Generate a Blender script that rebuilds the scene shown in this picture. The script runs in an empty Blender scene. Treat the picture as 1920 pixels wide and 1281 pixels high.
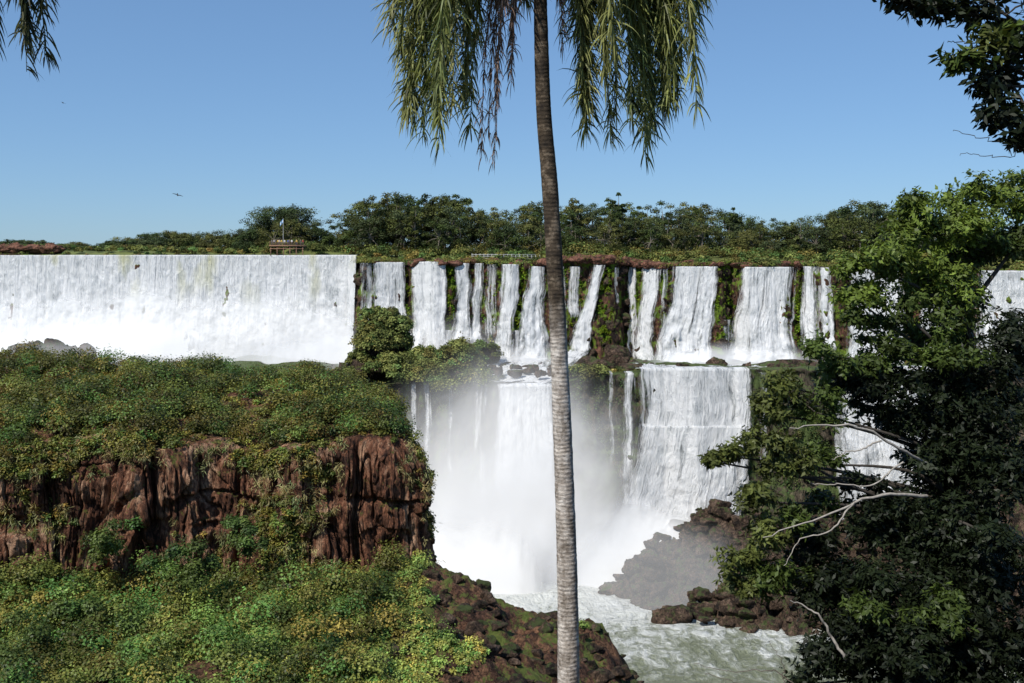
import bpy, math, random
import numpy as np
from mathutils import Vector
random.seed(5); rng=np.random.default_rng(7)
sc=bpy.context.scene
sc.view_settings.view_transform='Standard'; sc.view_settings.look='None'; sc.view_settings.exposure=0
# ---- survey: bearings (u,v) read against a 35 mm lens, turned into metres at the real distance d
F=1866.7; H=75.0; HZ=470.0
def W(px,py,d): return np.array([(px-960)*d/F, d, H-(py-HZ)*d/F])

# ---------------- noise
def _h(ix,iy,iz,seed):
    n=(ix.astype(np.int64)*374761393+iy.astype(np.int64)*668265263+iz.astype(np.int64)*2147483647+seed*1274126177)&0xffffffff
    n=((n^(n>>13))*1274126177)&0xffffffff
    n=(n^(n>>16))&0xffff
    return n/65535.0
def vn(x,y,z,seed=0):
    x,y,z=np.broadcast_arrays(np.asarray(x,float),np.asarray(y,float),np.asarray(z,float))
    ix,iy,iz=np.floor(x),np.floor(y),np.floor(z)
    fx,fy,fz=x-ix,y-iy,z-iz
    fx=fx*fx*(3-2*fx);fy=fy*fy*(3-2*fy);fz=fz*fz*(3-2*fz)
    r=0
    for a in (0,1):
        for b in (0,1):
            for c in (0,1):
                r=r+_h(ix+a,iy+b,iz+c,seed)*(fx if a else 1-fx)*(fy if b else 1-fy)*(fz if c else 1-fz)
    return r*2-1
def fbm(x,y,z,seed=0,o=4):
    r=0;a=1;f=1;t=0
    for i in range(o):
        r=r+a*vn(x*f,y*f,z*f,seed+i*17);t+=a;a*=.5;f*=2.03
    return r/t

# ---------------- mesh helpers
def obj_from(name,V,Fc,mat,col=None,uv=None,core=None,smooth=False,parent=None):
    V=np.asarray(V,np.float32).reshape(-1,3);Fc=np.asarray(Fc,np.int32).reshape(-1,4)
    me=bpy.data.meshes.new(name)
    me.vertices.add(len(V));me.vertices.foreach_set('co',V.ravel())
    me.loops.add(Fc.size);me.loops.foreach_set('vertex_index',Fc.ravel())
    me.polygons.add(len(Fc));me.polygons.foreach_set('loop_start',np.arange(0,Fc.size,4,dtype=np.int32))
    try: me.polygons.foreach_set('loop_total',np.full(len(Fc),4,np.int32))
    except Exception: pass
    if uv is not None:
        l=me.uv_layers.new(name='UVMap');l.data.foreach_set('uv',np.asarray(uv,np.float32)[Fc.ravel()].ravel())
    me.update(calc_edges=True)
    if col is not None:
        a=me.attributes.new('Col','FLOAT_COLOR','POINT')
        c=np.ones((len(V),4),np.float32);c[:,:3]=col;a.data.foreach_set('color',c.ravel())
    if core is not None:
        a=me.attributes.new('core','FLOAT','POINT');a.data.foreach_set('value',np.asarray(core,np.float32).ravel())
    if smooth: me.polygons.foreach_set('use_smooth',np.ones(len(Fc),bool))
    me.materials.append(mat)
    o=bpy.data.objects.new(name,me);sc.collection.objects.link(o)
    if parent: o.parent=parent
    return o
def gridfaces(nr,nc,wrap=False):
    c=nc if wrap else nc-1
    i,j=np.meshgrid(np.arange(nr-1),np.arange(c),indexing='ij')
    j2=(j+1)%nc
    return np.stack([i*nc+j,i*nc+j2,(i+1)*nc+j2,(i+1)*nc+j],-1).reshape(-1,4)
def empty(name,loc=(0,0,0)):
    e=bpy.data.objects.new(name,None);e.empty_display_size=.5;sc.collection.objects.link(e);return e
class Bag:
    def __init__(s): s.V=[];s.F=[];s.C=[];s.n=0
    def add(s,V,Fc,col=None):
        V=np.asarray(V,float).reshape(-1,3)
        s.V.append(V);s.F.append(np.asarray(Fc).reshape(-1,4)+s.n);s.n+=len(V)
        c=np.zeros((len(V),3)); 
        if col is not None: c[:]=col
        s.C.append(c)
    def obj(s,name,mat,smooth=False,parent=None):
        return obj_from(name,np.concatenate(s.V),np.concatenate(s.F),mat,col=np.concatenate(s.C),smooth=smooth,parent=parent)
def nrm(v): return v/(np.linalg.norm(v,axis=-1,keepdims=True)+1e-9)
def leaves(bag,P,D,N,L,Wd,C):
    n=len(P);D=nrm(D);S=nrm(np.cross(D,N));L=np.asarray(L).reshape(-1,1);Wd=np.asarray(Wd).reshape(-1,1)
    V=np.stack([P,P+D*L*.45+S*Wd*.5,P+D*L,P+D*L*.45-S*Wd*.5],1).reshape(-1,3)
    bag.add(V,np.arange(n*4).reshape(-1,4),np.repeat(C,4,0))
def clumps(bag,cen,rad,n,size,col,jit=.25,up=.5,shell=.45):
    K=len(cen);k=np.repeat(np.arange(K),n);m=len(k)
    d=nrm(rng.normal(size=(m,3)));d[:,2]=np.where(d[:,2]<-.3,-d[:,2],d[:,2])
    r=rng.random(m)**shell
    lump=1+.28*vn(d[:,0]*2.3+k*7.1,d[:,1]*2.3,d[:,2]*2.3,3)
    P=cen[k]+d*(r*lump)[:,None]*rad[k]
    N=nrm(d*.8+np.array([0,0,up])+rng.normal(size=(m,3))*.38)
    D=np.cross(N,rng.normal(size=(m,3)))
    s=(np.asarray(size)[k] if np.ndim(size) else size)*rng.uniform(.6,1.4,m)
    C=col[k]*(1+rng.normal(size=(m,1))*jit).clip(.4,1.8)
    leaves(bag,P,D,N,s,s*.7,C)
def tube(bag,pts,rad,col,seg=8):
    pts=np.asarray(pts,float);n=len(pts);T=nrm(np.gradient(pts,axis=0))
    ref=np.array([0.3,1,0.1]) if abs(T[0][2])>.6 else np.array([0,0.1,1.])
    A=nrm(np.cross(T,ref));B=np.cross(T,A)
    a=np.linspace(0,2*math.pi,seg,endpoint=False)
    V=pts[:,None]+(A[:,None]*np.cos(a)[None,:,None]+B[:,None]*np.sin(a)[None,:,None])*np.asarray(rad).reshape(-1,1,1)
    bag.add(V,gridfaces(n,seg,True),col)
def curve(ctrl,n):
    ctrl=np.asarray(ctrl,float);t=np.linspace(0,len(ctrl)-1,n)
    P=np.vstack([2*ctrl[0]-ctrl[1],ctrl,2*ctrl[-1]-ctrl[-2]])
    i=np.minimum(t.astype(int),len(ctrl)-2);f=(t-i)[:,None]
    p0,p1,p2,p3=P[i],P[i+1],P[i+2],P[i+3]
    return .5*((2*p1)+(-p0+p2)*f+(2*p0-5*p1+4*p2-p3)*f**2+(-p0+3*p1-3*p2+p3)*f**3)
def box(bag,c,s,col=(0,0,0)):
    c=np.array(c,float);s=np.array(s,float)/2
    v=np.array([[x,y,z] for x in(-1,1) for y in(-1,1) for z in(-1,1)])*s+c
    bag.add(v,[[0,1,3,2],[4,6,7,5],[0,4,5,1],[2,3,7,6],[0,2,6,4],[1,5,7,3]],col)

# ---------------- materials
def newmat(name):
    m=bpy.data.materials.new(name);m.use_nodes=True;nt=m.node_tree
    for x in list(nt.nodes): nt.nodes.remove(x)
    out=nt.nodes.new('ShaderNodeOutputMaterial');return m,nt,out
def ramp(nt,src,stops):
    r=nt.nodes.new('ShaderNodeValToRGB');e=r.color_ramp.elements
    while len(e)<len(stops): e.new(.5)
    for i,(p,c) in enumerate(stops):
        e[i].position=p;e[i].color=(*c,1) if len(c)==3 else c
    nt.links.new(src,r.inputs[0]);return r.outputs[0]
def noise(nt,vec,scale,detail=5,rough=.6,dist=0):
    n=nt.nodes.new('ShaderNodeTexNoise');n.inputs['Scale'].default_value=scale;n.inputs['Detail'].default_value=detail
    n.inputs['Roughness'].default_value=rough;n.inputs['Distortion'].default_value=dist
    nt.links.new(vec,n.inputs['Vector']);return n.outputs['Fac']
def mapping(nt,src,scale):
    m=nt.nodes.new('ShaderNodeMapping');m.inputs['Scale'].default_value=scale;nt.links.new(src,m.inputs[0]);return m.outputs[0]
def math_(nt,op,a,b=None,clamp=False):
    m=nt.nodes.new('ShaderNodeMath');m.operation=op;m.use_clamp=clamp
    for i,x in enumerate((a,b)):
        if x is None: continue
        if isinstance(x,(int,float)): m.inputs[i].default_value=x
        else: nt.links.new(x,m.inputs[i])
    return m.outputs[0]
def mix(nt,f,a,b,mode='MIX'):
    m=nt.nodes.new('ShaderNodeMix');m.data_type='RGBA';m.blend_type=mode
    for s,x in ((m.inputs[0],f),(m.inputs[6],a),(m.inputs[7],b)):
        if isinstance(x,(int,float)): s.default_value=x
        elif isinstance(x,tuple): s.default_value=(*x,1)
        else: nt.links.new(x,s)
    return m.outputs[2]
def bump(nt,h,strength,dist):
    b=nt.nodes.new('ShaderNodeBump');b.inputs['Strength'].default_value=strength;b.inputs['Distance'].default_value=dist
    nt.links.new(h,b.inputs['Height']);return b.outputs[0]
def pos(nt): return nt.nodes.new('ShaderNodeNewGeometry').outputs['Position']

def mat_leaf(name,trans=.25,gloss=.25):
    m,nt,out=newmat(name)
    a=nt.nodes.new('ShaderNodeAttribute');a.attribute_name='Col'
    p=nt.nodes.new('ShaderNodeBsdfPrincipled');p.inputs['Roughness'].default_value=.5;p.inputs['Specular IOR Level'].default_value=gloss
    t=nt.nodes.new('ShaderNodeBsdfTranslucent');mx=nt.nodes.new('ShaderNodeMixShader');mx.inputs[0].default_value=trans
    c=mix(nt,.6,a.outputs['Color'],(1.5,1.35,.5),'MULTIPLY')
    nt.links.new(a.outputs['Color'],p.inputs['Base Color']);nt.links.new(c,t.inputs['Color'])
    nt.links.new(p.outputs[0],mx.inputs[1]);nt.links.new(t.outputs[0],mx.inputs[2]);nt.links.new(mx.outputs[0],out.inputs[0]);return m
def mat_rock(name,dark,mid,light,moss,mossT=.55,sc_=1.0,vert=.3,bumpd=.5):
    m,nt,out=newmat(name);P=pos(nt)
    v=mapping(nt,P,(1,1,vert))
    a=noise(nt,v,.35*sc_,8,.7);b=noise(nt,v,1.6*sc_,8,.75,1.0)
    vo=nt.nodes.new('ShaderNodeTexVoronoi');vo.feature='DISTANCE_TO_EDGE';vo.inputs['Scale'].default_value=.6*sc_;nt.links.new(v,vo.inputs['Vector'])
    cr=ramp(nt,vo.outputs['Distance'],[(0,(0.2,)*3),(.05,(1,1,1))])
    c=ramp(nt,a,[(.40,dark),(.50,mid),(.62,light)])
    c=mix(nt,.9,c,ramp(nt,b,[(.40,(.18,.16,.16)),(.56,(1.25,1.15,1.05))]),'MULTIPLY')
    c=mix(nt,.6,c,cr,'MULTIPLY')
    g=noise(nt,P,.3*sc_,9,.75)
    geo=nt.nodes.new('ShaderNodeNewGeometry');sx=nt.nodes.new('ShaderNodeSeparateXYZ');nt.links.new(geo.outputs['Normal'],sx.inputs[0])
    g2=math_(nt,'ADD',g,math_(nt,'MULTIPLY',math_(nt,'ABSOLUTE',sx.outputs[2]),.10))
    f=ramp(nt,g2,[(mossT-.02,(0,0,0)),(mossT+.03,(1,1,1))])
    mc=mix(nt,b,tuple(x*.35 for x in moss),tuple(x*1.7 for x in moss))
    c=mix(nt,f,c,mc)
    p=nt.nodes.new('ShaderNodeBsdfPrincipled');p.inputs['Roughness'].default_value=.85;p.inputs['Specular IOR Level'].default_value=.2
    nt.links.new(c,p.inputs['Base Color'])
    h=math_(nt,'ADD',b,math_(nt,'MULTIPLY',vo.outputs['Distance'],.8))
    nt.links.new(bump(nt,h,1.0,bumpd),p.inputs['Normal']);nt.links.new(p.outputs[0],out.inputs[0]);return m
def mat_fall(name,thr=.5,soft=.08,corek=.5,tint=False):
    m,nt,out=newmat(name)
    uv=nt.nodes.new('ShaderNodeUVMap').outputs[0]
    co=nt.nodes.new('ShaderNodeAttribute');co.attribute_name='core'
    s1=noise(nt,mapping(nt,uv,(1.3,.06,1)),1,8,.72,.5)
    s2=noise(nt,mapping(nt,uv,(.35,.035,1)),1,4,.6,.4)
    s3=noise(nt,mapping(nt,uv,(1.0,.24,1)),1,9,.8,1.4)
    s4=noise(nt,mapping(nt,uv,(.22,.11,1)),1,6,.7,1.0)
    s=math_(nt,'ADD',math_(nt,'MULTIPLY',s1,.4),math_(nt,'ADD',math_(nt,'MULTIPLY',s2,.35),math_(nt,'MULTIPLY',s3,.25)))
    al=math_(nt,'ADD',s,math_(nt,'MULTIPLY',math_(nt,'SUBTRACT',co.outputs['Fac'],1.0),corek))
    al=ramp(nt,al,[(thr-soft,(0,0,0)),(thr+soft,(1,1,1))])
    cs=math_(nt,'ADD',math_(nt,'MULTIPLY',s1,.35),math_(nt,'ADD',math_(nt,'MULTIPLY',s3,.35),math_(nt,'MULTIPLY',s4,.30)))
    c=ramp(nt,cs,[(.39,(.30,.32,.33)),(.45,(.72,.74,.74)),(.51,(.96,.96,.95))])
    if tint:
        g=ramp(nt,noise(nt,mapping(nt,uv,(.08,.03,1)),1,4,.5),[(.55,(0,0,0)),(.63,(.8,.8,.8))])
        sp=nt.nodes.new('ShaderNodeSeparateXYZ');nt.links.new(uv,sp.inputs[0])
        fade=ramp(nt,math_(nt,'DIVIDE',sp.outputs[1],20.0),[(0,(1,1,1)),(.9,(0,0,0))])
        c=mix(nt,mix(nt,1.0,g,fade,'MULTIPLY'),c,(.66,.64,.32))
    p=nt.nodes.new('ShaderNodeBsdfPrincipled');p.inputs['Roughness'].default_value=.7;p.inputs['Specular IOR Level'].default_value=.2
    nt.links.new(c,p.inputs['Base Color']);nt.links.new(al,p.inputs['Alpha'])
    nt.links.new(bump(nt,math_(nt,'ADD',math_(nt,'ADD',s1,s3),s4),.8,1.8),p.inputs['Normal']);nt.links.new(p.outputs[0],out.inputs[0]);return m
def mat_simple(name,col,rough=.8,nscale=3,var=.3,spec=.3):
    m,nt,out=newmat(name);n=noise(nt,pos(nt),nscale,5)
    c=ramp(nt,n,[(.3,tuple(x*(1-var) for x in col)),(.7,tuple(min(1,x*(1+var)) for x in col))])
    p=nt.nodes.new('ShaderNodeBsdfPrincipled');p.inputs['Roughness'].default_value=rough;p.inputs['Specular IOR Level'].default_value=spec
    nt.links.new(c,p.inputs['Base Color']);nt.links.new(p.outputs[0],out.inputs[0]);return m
def mat_attr(name,rough=.8):
    m,nt,out=newmat(name);a=nt.nodes.new('ShaderNodeAttribute');a.attribute_name='Col'
    n=noise(nt,pos(nt),14,4);c=mix(nt,.7,a.outputs['Color'],ramp(nt,n,[(.3,(.5,.5,.5)),(.7,(1.3,1.3,1.3))]),'MULTIPLY')
    p=nt.nodes.new('ShaderNodeBsdfPrincipled');p.inputs['Roughness'].default_value=rough;p.inputs['Specular IOR Level'].default_value=.2
    nt.links.new(c,p.inputs['Base Color']);nt.links.new(bump(nt,n,.5,.01),p.inputs['Normal']);nt.links.new(p.outputs[0],out.inputs[0]);return m

LEAF=mat_leaf('foliage');LEAFD=mat_leaf('distant_foliage',.15,.1)
ROCK_ISL=mat_rock('basalt_red',(.055,.03,.022),(.23,.105,.062),(.52,.35,.24),(.12,.135,.028),.635,1.4,.25,.7)
ROCK_UP=mat_rock('basalt_wet',(.022,.016,.013),(.08,.045,.03),(.20,.10,.07),(.12,.18,.02),.55,.9,.22,.8)
ROCK_LOW=mat_rock('basalt_lower',(.04,.037,.03),(.08,.07,.052),(.13,.11,.08),(.08,.11,.035),.535,.8,.3,.8)
ROCK_BANK=mat_rock('boulder_rock',(.028,.022,.018),(.095,.066,.048),(.20,.145,.11),(.07,.09,.03),.61,1.6,.9,.8)
ROCK_AP=mat_rock('apron_rock',(.05,.03,.022),(.14,.075,.05),(.26,.15,.09),(.12,.15,.035),.61,1.4,1,.6)
GRASS=mat_simple('grass_plateau',(.11,.13,.035),.9,.08,.4)
BARK=mat_attr('bark')
FALL=mat_fall('falling_water',.440,.055,.30);FALLD=mat_fall('falling_water_dense',.27,.08,.24,True);FALLW=mat_fall('falling_water_wispy',.515,.06,.26)

# ---------------- cliff lines
def interp_line(tab):
    P=np.array([W(*t) for t in tab]);return P[:,0],P[:,1],P[:,2]
UX,UY,UZ=interp_line([(-1400,470,330),(-500,472,320),(0,478,312),(200,481,308),(400,485,304),(560,488,300),(655,490,296),(680,492,286),(720,490,288),(760,494,289),(820,493,283),(900,491,285),(960,497,279),(1030,493,281),(1060,486,282),(1150,489,278),(1180,492,283),(1240,500,275),(1300,497,274),(1350,496,273),(1370,492,277),(1400,500,270),(1500,496,271),(1560,501,266),(1750,505,262),(1920,508,258),(2300,512,250),(3200,515,240)])
LX,LY,LZ=interp_line([(-2000,735,248),(300,730,248),(640,722,248),(770,717,246),(930,722,242),(1035,722,240),(1100,705,242),(1190,699,239),(1240,694,240),(1300,694,236),(1370,690,238),(1420,694,235),(1600,690,228),(1900,690,215),(2600,690,200)])
up=dict(X=UX,Y=UY,Z=UZ,zb=42.0,out=7.0);lo=dict(X=LX,Y=LY,Z=LZ,zb=-1.0,out=8.0)
def front(c,x,z):
    y=np.interp(x,c['X'],c['Y']);zt=np.interp(x,c['X'],c['Z']);t=np.clip((zt-z)/(zt-c['zb']),0,1)
    return y-c['out']*t**1.6
def cliff(name,c,x0,x1,nc,nr,mat,amp,seed):
    x=np.linspace(x0,x1,nc);zt=np.interp(x,c['X'],c['Z']);t=np.linspace(0,1,nr)[:,None]
    zt=zt+fbm(x*.3,0,0,seed+5,3)*.6
    Z=zt[None]*(1-t)+c['zb']*t;X=np.broadcast_to(x,Z.shape).copy()
    Y=front(c,X,Z)
    col=fbm(X*.35,0,Z*.07,seed,5);led=np.abs(fbm(X*.05,0,Z*.33,seed+3,4));blk=np.round(vn(X*.5,0,Z*.12,seed+8)*3)/3
    Y=Y+amp*(-.2+col*1.3+led*1.2+blk*.6+.5*fbm(X*1.1,0,Z*.5,seed+9,3))
    V=np.stack([X,Y,Z],-1)
    back=V[0].copy();back[:,1]+=6
    V=np.concatenate([back[None],V]);return obj_from(name,V,gridfaces(nr+1,nc),mat)
cliff('upper_cliff',up,-190,240,1500,80,ROCK_UP,1.6,11)
cliff('lower_cliff',lo,-190,200,1000,90,ROCK_LOW,1.8,31)

# shelf between tiers
x=np.linspace(-190,200,500);t=np.linspace(0,1,40)[:,None]
ly=np.interp(x,LX,LY);lz=np.interp(x,LX,LZ);uy=np.interp(x,UX,UY)
Y=(ly+.5)*(1-t)+(uy+3)*t;X=np.broadcast_to(x,Y.shape)
Z=lz*(1-t)+44.5*t+fbm(X*.12,Y*.12,0,3,5)*1.8*np.sin(t*math.pi)**.5-.3
obj_from('rock_shelf',np.stack([X,Y,Z],-1),gridfaces(40,500),ROCK_LOW)

# upper plateau, to the horizon
nc=500;x=np.linspace(-330,330,nc);bk=np.array([0,1.5,4,8,14,22,32,45,60,90,140,300,900,2500,7000])[:,None]
X=x*(1+bk/300);ux=np.interp(x,UX,UY);Y=ux+1+bk;Z=np.interp(x,UX,UZ)-.1+0*bk
g=np.exp(-((X+67)/12)**2)*np.exp(-((bk-14)/8)**2)*4.0
Z=Z+g+np.clip(bk-4,0,6)*.28+fbm(X*.05,Y*.05,0,9,4)*np.clip(bk*.1,0,1.0)
obj_from('plateau_ground',np.stack([X,Y,Z],-1),gridfaces(len(bk),nc),GRASS)

# ---------------- falls
def fall_rows(bag,c,rows,inset=1.0,n=60,edge=.25,dens=1.0,noff=0.,grow=0.):
    rows=np.array(rows,float);py=np.linspace(rows[0,0],rows[-1,0],n)
    L=np.interp(py,rows[:,0],rows[:,1])-grow;R=np.interp(py,rows[:,0],rows[:,2])+grow
    wl=fbm(py*.03,noff,0,int(noff)%97,4)*10*np.linspace(.3,1,n);wr=fbm(py*.03,noff+9,0,int(noff)%89,4)*10*np.linspace(.3,1,n)
    if R.max()-L.min()>600: wl=wl*0;wr=wr*0
    L=L+wl;R=R+wr
    wid=(R-L).max()*c['Y'][5]/F;nc=int(max(12,wid*3))
    k=np.linspace(0,1,nc)[None,:]
    PX=L[:,None]*(1-k)+R[:,None]*k;PY=np.broadcast_to(py[:,None],PX.shape)
    d=np.full(PX.shape,270.)
    for i in range(5):
        X=(PX-960)*d/F;Z=H-(PY-HZ)*d/F
        d=front(c,X,Z)-inset
    tt=np.linspace(0,1,n)[:,None]
    Y=d+(.4+.9*tt)*fbm(X*.6,noff,Z*.07,5,4)-.25+(.15+1.2*tt)*fbm(X*.45,noff,Z*.4,6,4)
    V=np.stack([X,Y,Z],-1)
    topr=V[0].copy();topr[:,1]+=3.5;topr[:,2]+=.12
    V=np.concatenate([topr[None],V])
    e=np.minimum(k,1-k)/edge;core=np.clip(e,0,1)**.6*dens;core=np.broadcast_to(core,(n+1,nc)).copy()
    core[-8:]*=np.linspace(1,.55,8)[:,None]
    vdist=np.concatenate([[-3.5],(V[1,0,2]-V[1:,nc//2,2])])[:,None]
    u=np.broadcast_to(V[1:2,:,0],(n+1,nc))+noff
    uv=np.stack([u,np.broadcast_to(vdist,(n+1,nc))],-1)
    bag.append((V.reshape(-1,3),gridfaces(n+1,nc),uv.reshape(-1,2),core.ravel()))
def make_falls(name,bag,mat,parent):
    V=[];Fc=[];U=[];C=[];n=0
    for v,f,u,c in bag: V.append(v);Fc.append(f+n);U.append(u);C.append(c);n+=len(v)
    return obj_from(name,np.concatenate(V),np.concatenate(Fc),mat,uv=np.concatenate(U),core=np.concatenate(C),smooth=True,parent=parent)
wf=empty('waterfall')
b=[];fall_rows(b,up,[(479,-420,668),(720,-420,660)],1.6,130,.012,1.05,0)
make_falls('left_curtain',b,FALLD,wf)
b=[]
S=[ [(492,698,764),(540,700,762),(600,695,770),(690,686,778)],
    [(491,766,840),(560,768,838),(620,770,842),(670,760,842)],
    [(494,852,884),(600,846,888),(650,834,894)],
    [(494,886,908),(600,880,907),(650,868,910)],
    [(496,936,978),(600,928,970),(650,912,968),(690,890,976)],
    [(500,988,1024),(545,976,1030),(600,964,1034),(650,962,1038),(690,945,1044)],
    [(497,1106,1138),(545,1096,1128),(600,1080,1118),(668,1052,1112)],
    [(500,1198,1244),(560,1192,1240),(640,1182,1232),(685,1172,1246)],
    [(500,1254,1350),(560,1250,1346),(620,1234,1340),(690,1212,1340)],
    [(501,1378,1500),(560,1376,1496),(630,1358,1494),(692,1332,1506)],
    [(500,1500,1528),(600,1500,1532),(660,1495,1534)],
    [(502,1532,1562),(600,1530,1565),(660,1530,1570)],
    [(505,1585,1700),(640,1580,1700),(720,1570,1710)],
    [(506,1720,1800),(640,1720,1800),(720,1720,1800)],
    [(508,1815,2060),(640,1815,2060),(720,1815,2060)] ]
for i,r in enumerate(S): fall_rows(b,up,r,1.3,80,.42 if r[0][2]-r[0][1]<60 else .20,1.11,i*13.,2)
make_falls('upper_streams',b,FALL,wf)
b=[]
for i,r in enumerate([[(493,670,702),(700,664,710)],[(496,905,935),(640,905,938)],[(500,1042,1062),(640,1040,1070)],[(502,1150,1162),(575,1150,1163)],
   [(500,1060,1096),(600,1056,1092)],[(500,1176,1198),(680,1172,1195)],[(500,1490,1560),(680,1488,1568)],[(620,690,910),(700,680,910)],[(600,1352,1375),(690,1345,1380)],[(500,1238,1256),(680,1230,1250)],[(620,950,985),(700,940,990)]]):
    fall_rows(b,up,r,.8,60,.3,1.0,i*9.+300)
make_falls('upper_wisps',b,FALLW,wf)
b=[]
for i,r in enumerate([[(722,926,1042),(800,924,1044),(960,920,1046),(1080,910,1048)],
   [(692,1188,1420),(760,1190,1422),(850,1184,1420),(920,1176,1416),(960,1160,1405),(1010,1135,1390),(1075,1080,1300)],
   [(800,1190,1420),(950,1150,1405),(1010,1120,1390),(1080,1070,1270)],
   [(690,1560,1760),(900,1560,1760),(1000,1560,1760)]]):
    fall_rows(b,lo,r,2.5+.8*(i==2),90,.16,1.12,i*11.+70,2)
make_falls('lower_streams',b,FALL,wf)
b=[]
for i,r in enumerate([[(700,786,814),(950,780,816)],[(718,768,784),(900,766,786)],[(720,836,852),(900,832,854)],[(700,1140,1152),(880,1138,1152)],[(700,1158,1198),(960,1150,1200)],[(720,872,930),(1000,860,930)],[(700,1416,1450),(900,1412,1450)]]):
    fall_rows(b,lo,r,1.6,60,.4,1.0,i*9.+500)
make_falls('lower_wisps',b,FALLW,wf)
b=[]
def apron(pts,w0,w1,noff):
    c=curve(pts,40);n=40;T=nrm(np.gradient(c,axis=0));A=nrm(np.cross(T,[0,0.,1]));k=np.linspace(-1,1,14)
    w=np.linspace(w0,w1,n)
    V=c[:,None]+A[:,None]*k[None,:,None]*w[:,None,None];V[...,2]+=.5*fbm(V[...,0]*.5,V[...,1]*.5,0,8,3)+.3
    s=np.cumsum(np.r_[0,np.linalg.norm(np.diff(c,axis=0),axis=1)])
    uv=np.stack([k[None,:]*w[:,None]+noff,np.broadcast_to(s[:,None]*3,(n,14))],-1)
    b.append((V.reshape(-1,3),gridfaces(n,14),uv.reshape(-1,2),np.broadcast_to(1.1-np.abs(k)**2*.6,(n,14)).ravel()))
apron([W(940,672,268),W(935,690,258),W(925,703,250),W(975,716,243)],5,8,3)
apron([W(1000,672,268),W(990,692,256),W(1000,708,247),W(990,720,242)],5,7,40)
apron([W(1085,660,270),W(1060,685,258),W(1030,708,246),W(1000,719,242)],3,6,80)
apron([W(1210,680,266),W(1215,688,252),W(1218,694,240)],4,5,120)
apron([W(1290,684,263),W(1290,690,250),W(1290,692,238)],8,8,160)
apron([W(1420,686,262),W(1400,690,250),W(1370,692,237)],9,7,200)
make_falls('shelf_cascades',b,FALL,wf)

# ---------------- river
m,nt,out=newmat('river_water');P=pos(nt)
sp=nt.nodes.new('ShaderNodeSeparateXYZ');nt.links.new(P,sp.inputs[0])
n1=noise(nt,mapping(nt,P,(.07,.05,1)),1,9,.72,1.8);n2=noise(nt,mapping(nt,P,(.5,.3,1)),1,6,.7,.8)
near=math_(nt,'MULTIPLY',math_(nt,'SUBTRACT',sp.outputs[1],192.0),.0045)
fo=math_(nt,'ADD',math_(nt,'ADD',math_(nt,'MULTIPLY',n1,.6),math_(nt,'MULTIPLY',n2,.4)),near)
fm=ramp(nt,fo,[(.42,(0,0,0)),(.49,(.35,.35,.35)),(.55,(1,1,1))])
c=mix(nt,fm,(.25,.275,.175),(.86,.88,.83))
p=nt.nodes.new('ShaderNodeBsdfPrincipled');p.inputs['Roughness'].default_value=.4;nt.links.new(c,p.inputs['Base Color'])
nt.links.new(bump(nt,math_(nt,'ADD',n2,n1),1.0,2.5),p.inputs['Normal']);nt.links.new(p.outputs[0],out.inputs[0]);WATER=m
x=np.linspace(-400,400,900);y=np.linspace(60,262,300)[:,None];X=np.broadcast_to(x,(300,900));Y=np.broadcast_to(y,(300,900))
obj_from('river',np.stack([X,Y,1.0*fbm(X*.15,Y*.2,0,4,5)],-1),gridfaces(300,900),WATER,smooth=True)

# ---------------- ground on camera's side (bank, island apron)
GN=760
x=np.linspace(-140,130,GN);y=np.linspace(-60,190,700)[:,None];X=np.broadcast_to(x,(700,GN));Y=np.broadcast_to(y,(700,GN))
nearb=73.3-.6*np.maximum(Y-1,0)-np.maximum(Y-60,0)*.3
ap=39-.40*np.clip(X+9,0,19)-1.3*np.clip(X-10,0,60)
ap=ap-np.clip(Y-112,0,99)*2.4*np.clip((X+16+(Y-112)*.35)/3,0,1)-np.clip(Y-158,0,99)*3-.12*np.clip(100-Y,0,40)
ap=ap-2.5*np.clip((-X-48)/25,0,1)
G=np.maximum(np.maximum(nearb,ap),-3)
amp=np.clip((G+2)/6,0,1)*np.where(Y<50,.3,1.0)
rockz=np.clip((X+14)/8,0,1)
G=G+fbm(X*.10,Y*.10,0,21,6)*2.6*amp+rockz*amp*(np.round(fbm(X*.22,Y*.22,0,23,3)*5)/5*1.8+np.abs(fbm(X*.6,Y*.6,0,24,4))*1.3-.3)
ground=obj_from('ground',np.stack([X,Y,G],-1),gridfaces(700,GN),ROCK_AP)
def gz(px_,py_):
    j=np.clip(((px_+140)/270*(GN-1)).astype(int),0,GN-1);i=np.clip(((py_+60)/250*699).astype(int),0,699);return G[i,j]

# ---------------- island
ctrl=np.array([(-120,104),(-95,107),(-72,106),(-60,108),(-54,105),(-47,108.5),(-40,107),(-33,111),(-25,110),(-18,112),(-13,112.5),(-11.2,115),(-12,121),(-13.5,130),(-16.5,139),(-24,148),(-42,157),(-62,162),(-90,165),(-120,160),(-140,135)],float)
cl=np.vstack([ctrl,ctrl[:1]]);NC=2400
cv=curve(np.c_[cl,np.zeros(len(cl))],NC+1)[:NC,:2]
T=nrm(np.roll(cv,-3,0)-np.roll(cv,3,0));Nn=np.stack([T[:,1],-T[:,0]],-1)
rim=53.8+2.2*fbm(cv[:,0]*.09,cv[:,1]*.09,0,41,3)+np.clip((cv[:,1]-112)/45,0,1)*2.0
NR=140;t=np.linspace(0,1,NR)[:,None];zb=33.0
Z=rim[None]*(1-t)+zb*t
sx=cv[:,0][None]+0*t;sy=cv[:,1][None]+0*t
wx=sx+.8*fbm(sx*.3,sy*.3,Z*.2,66,3);wz=Z+1.5*vn(sx*.15,sy*.15,0,67)
colm=np.round(vn(wx*.5,sy*.5,wz*.08,51)*2.5)/2.5
cr1=np.clip(.10-np.abs(vn(wx*.25,sy*.25,Z*.04,57)),0,1)*22
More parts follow.
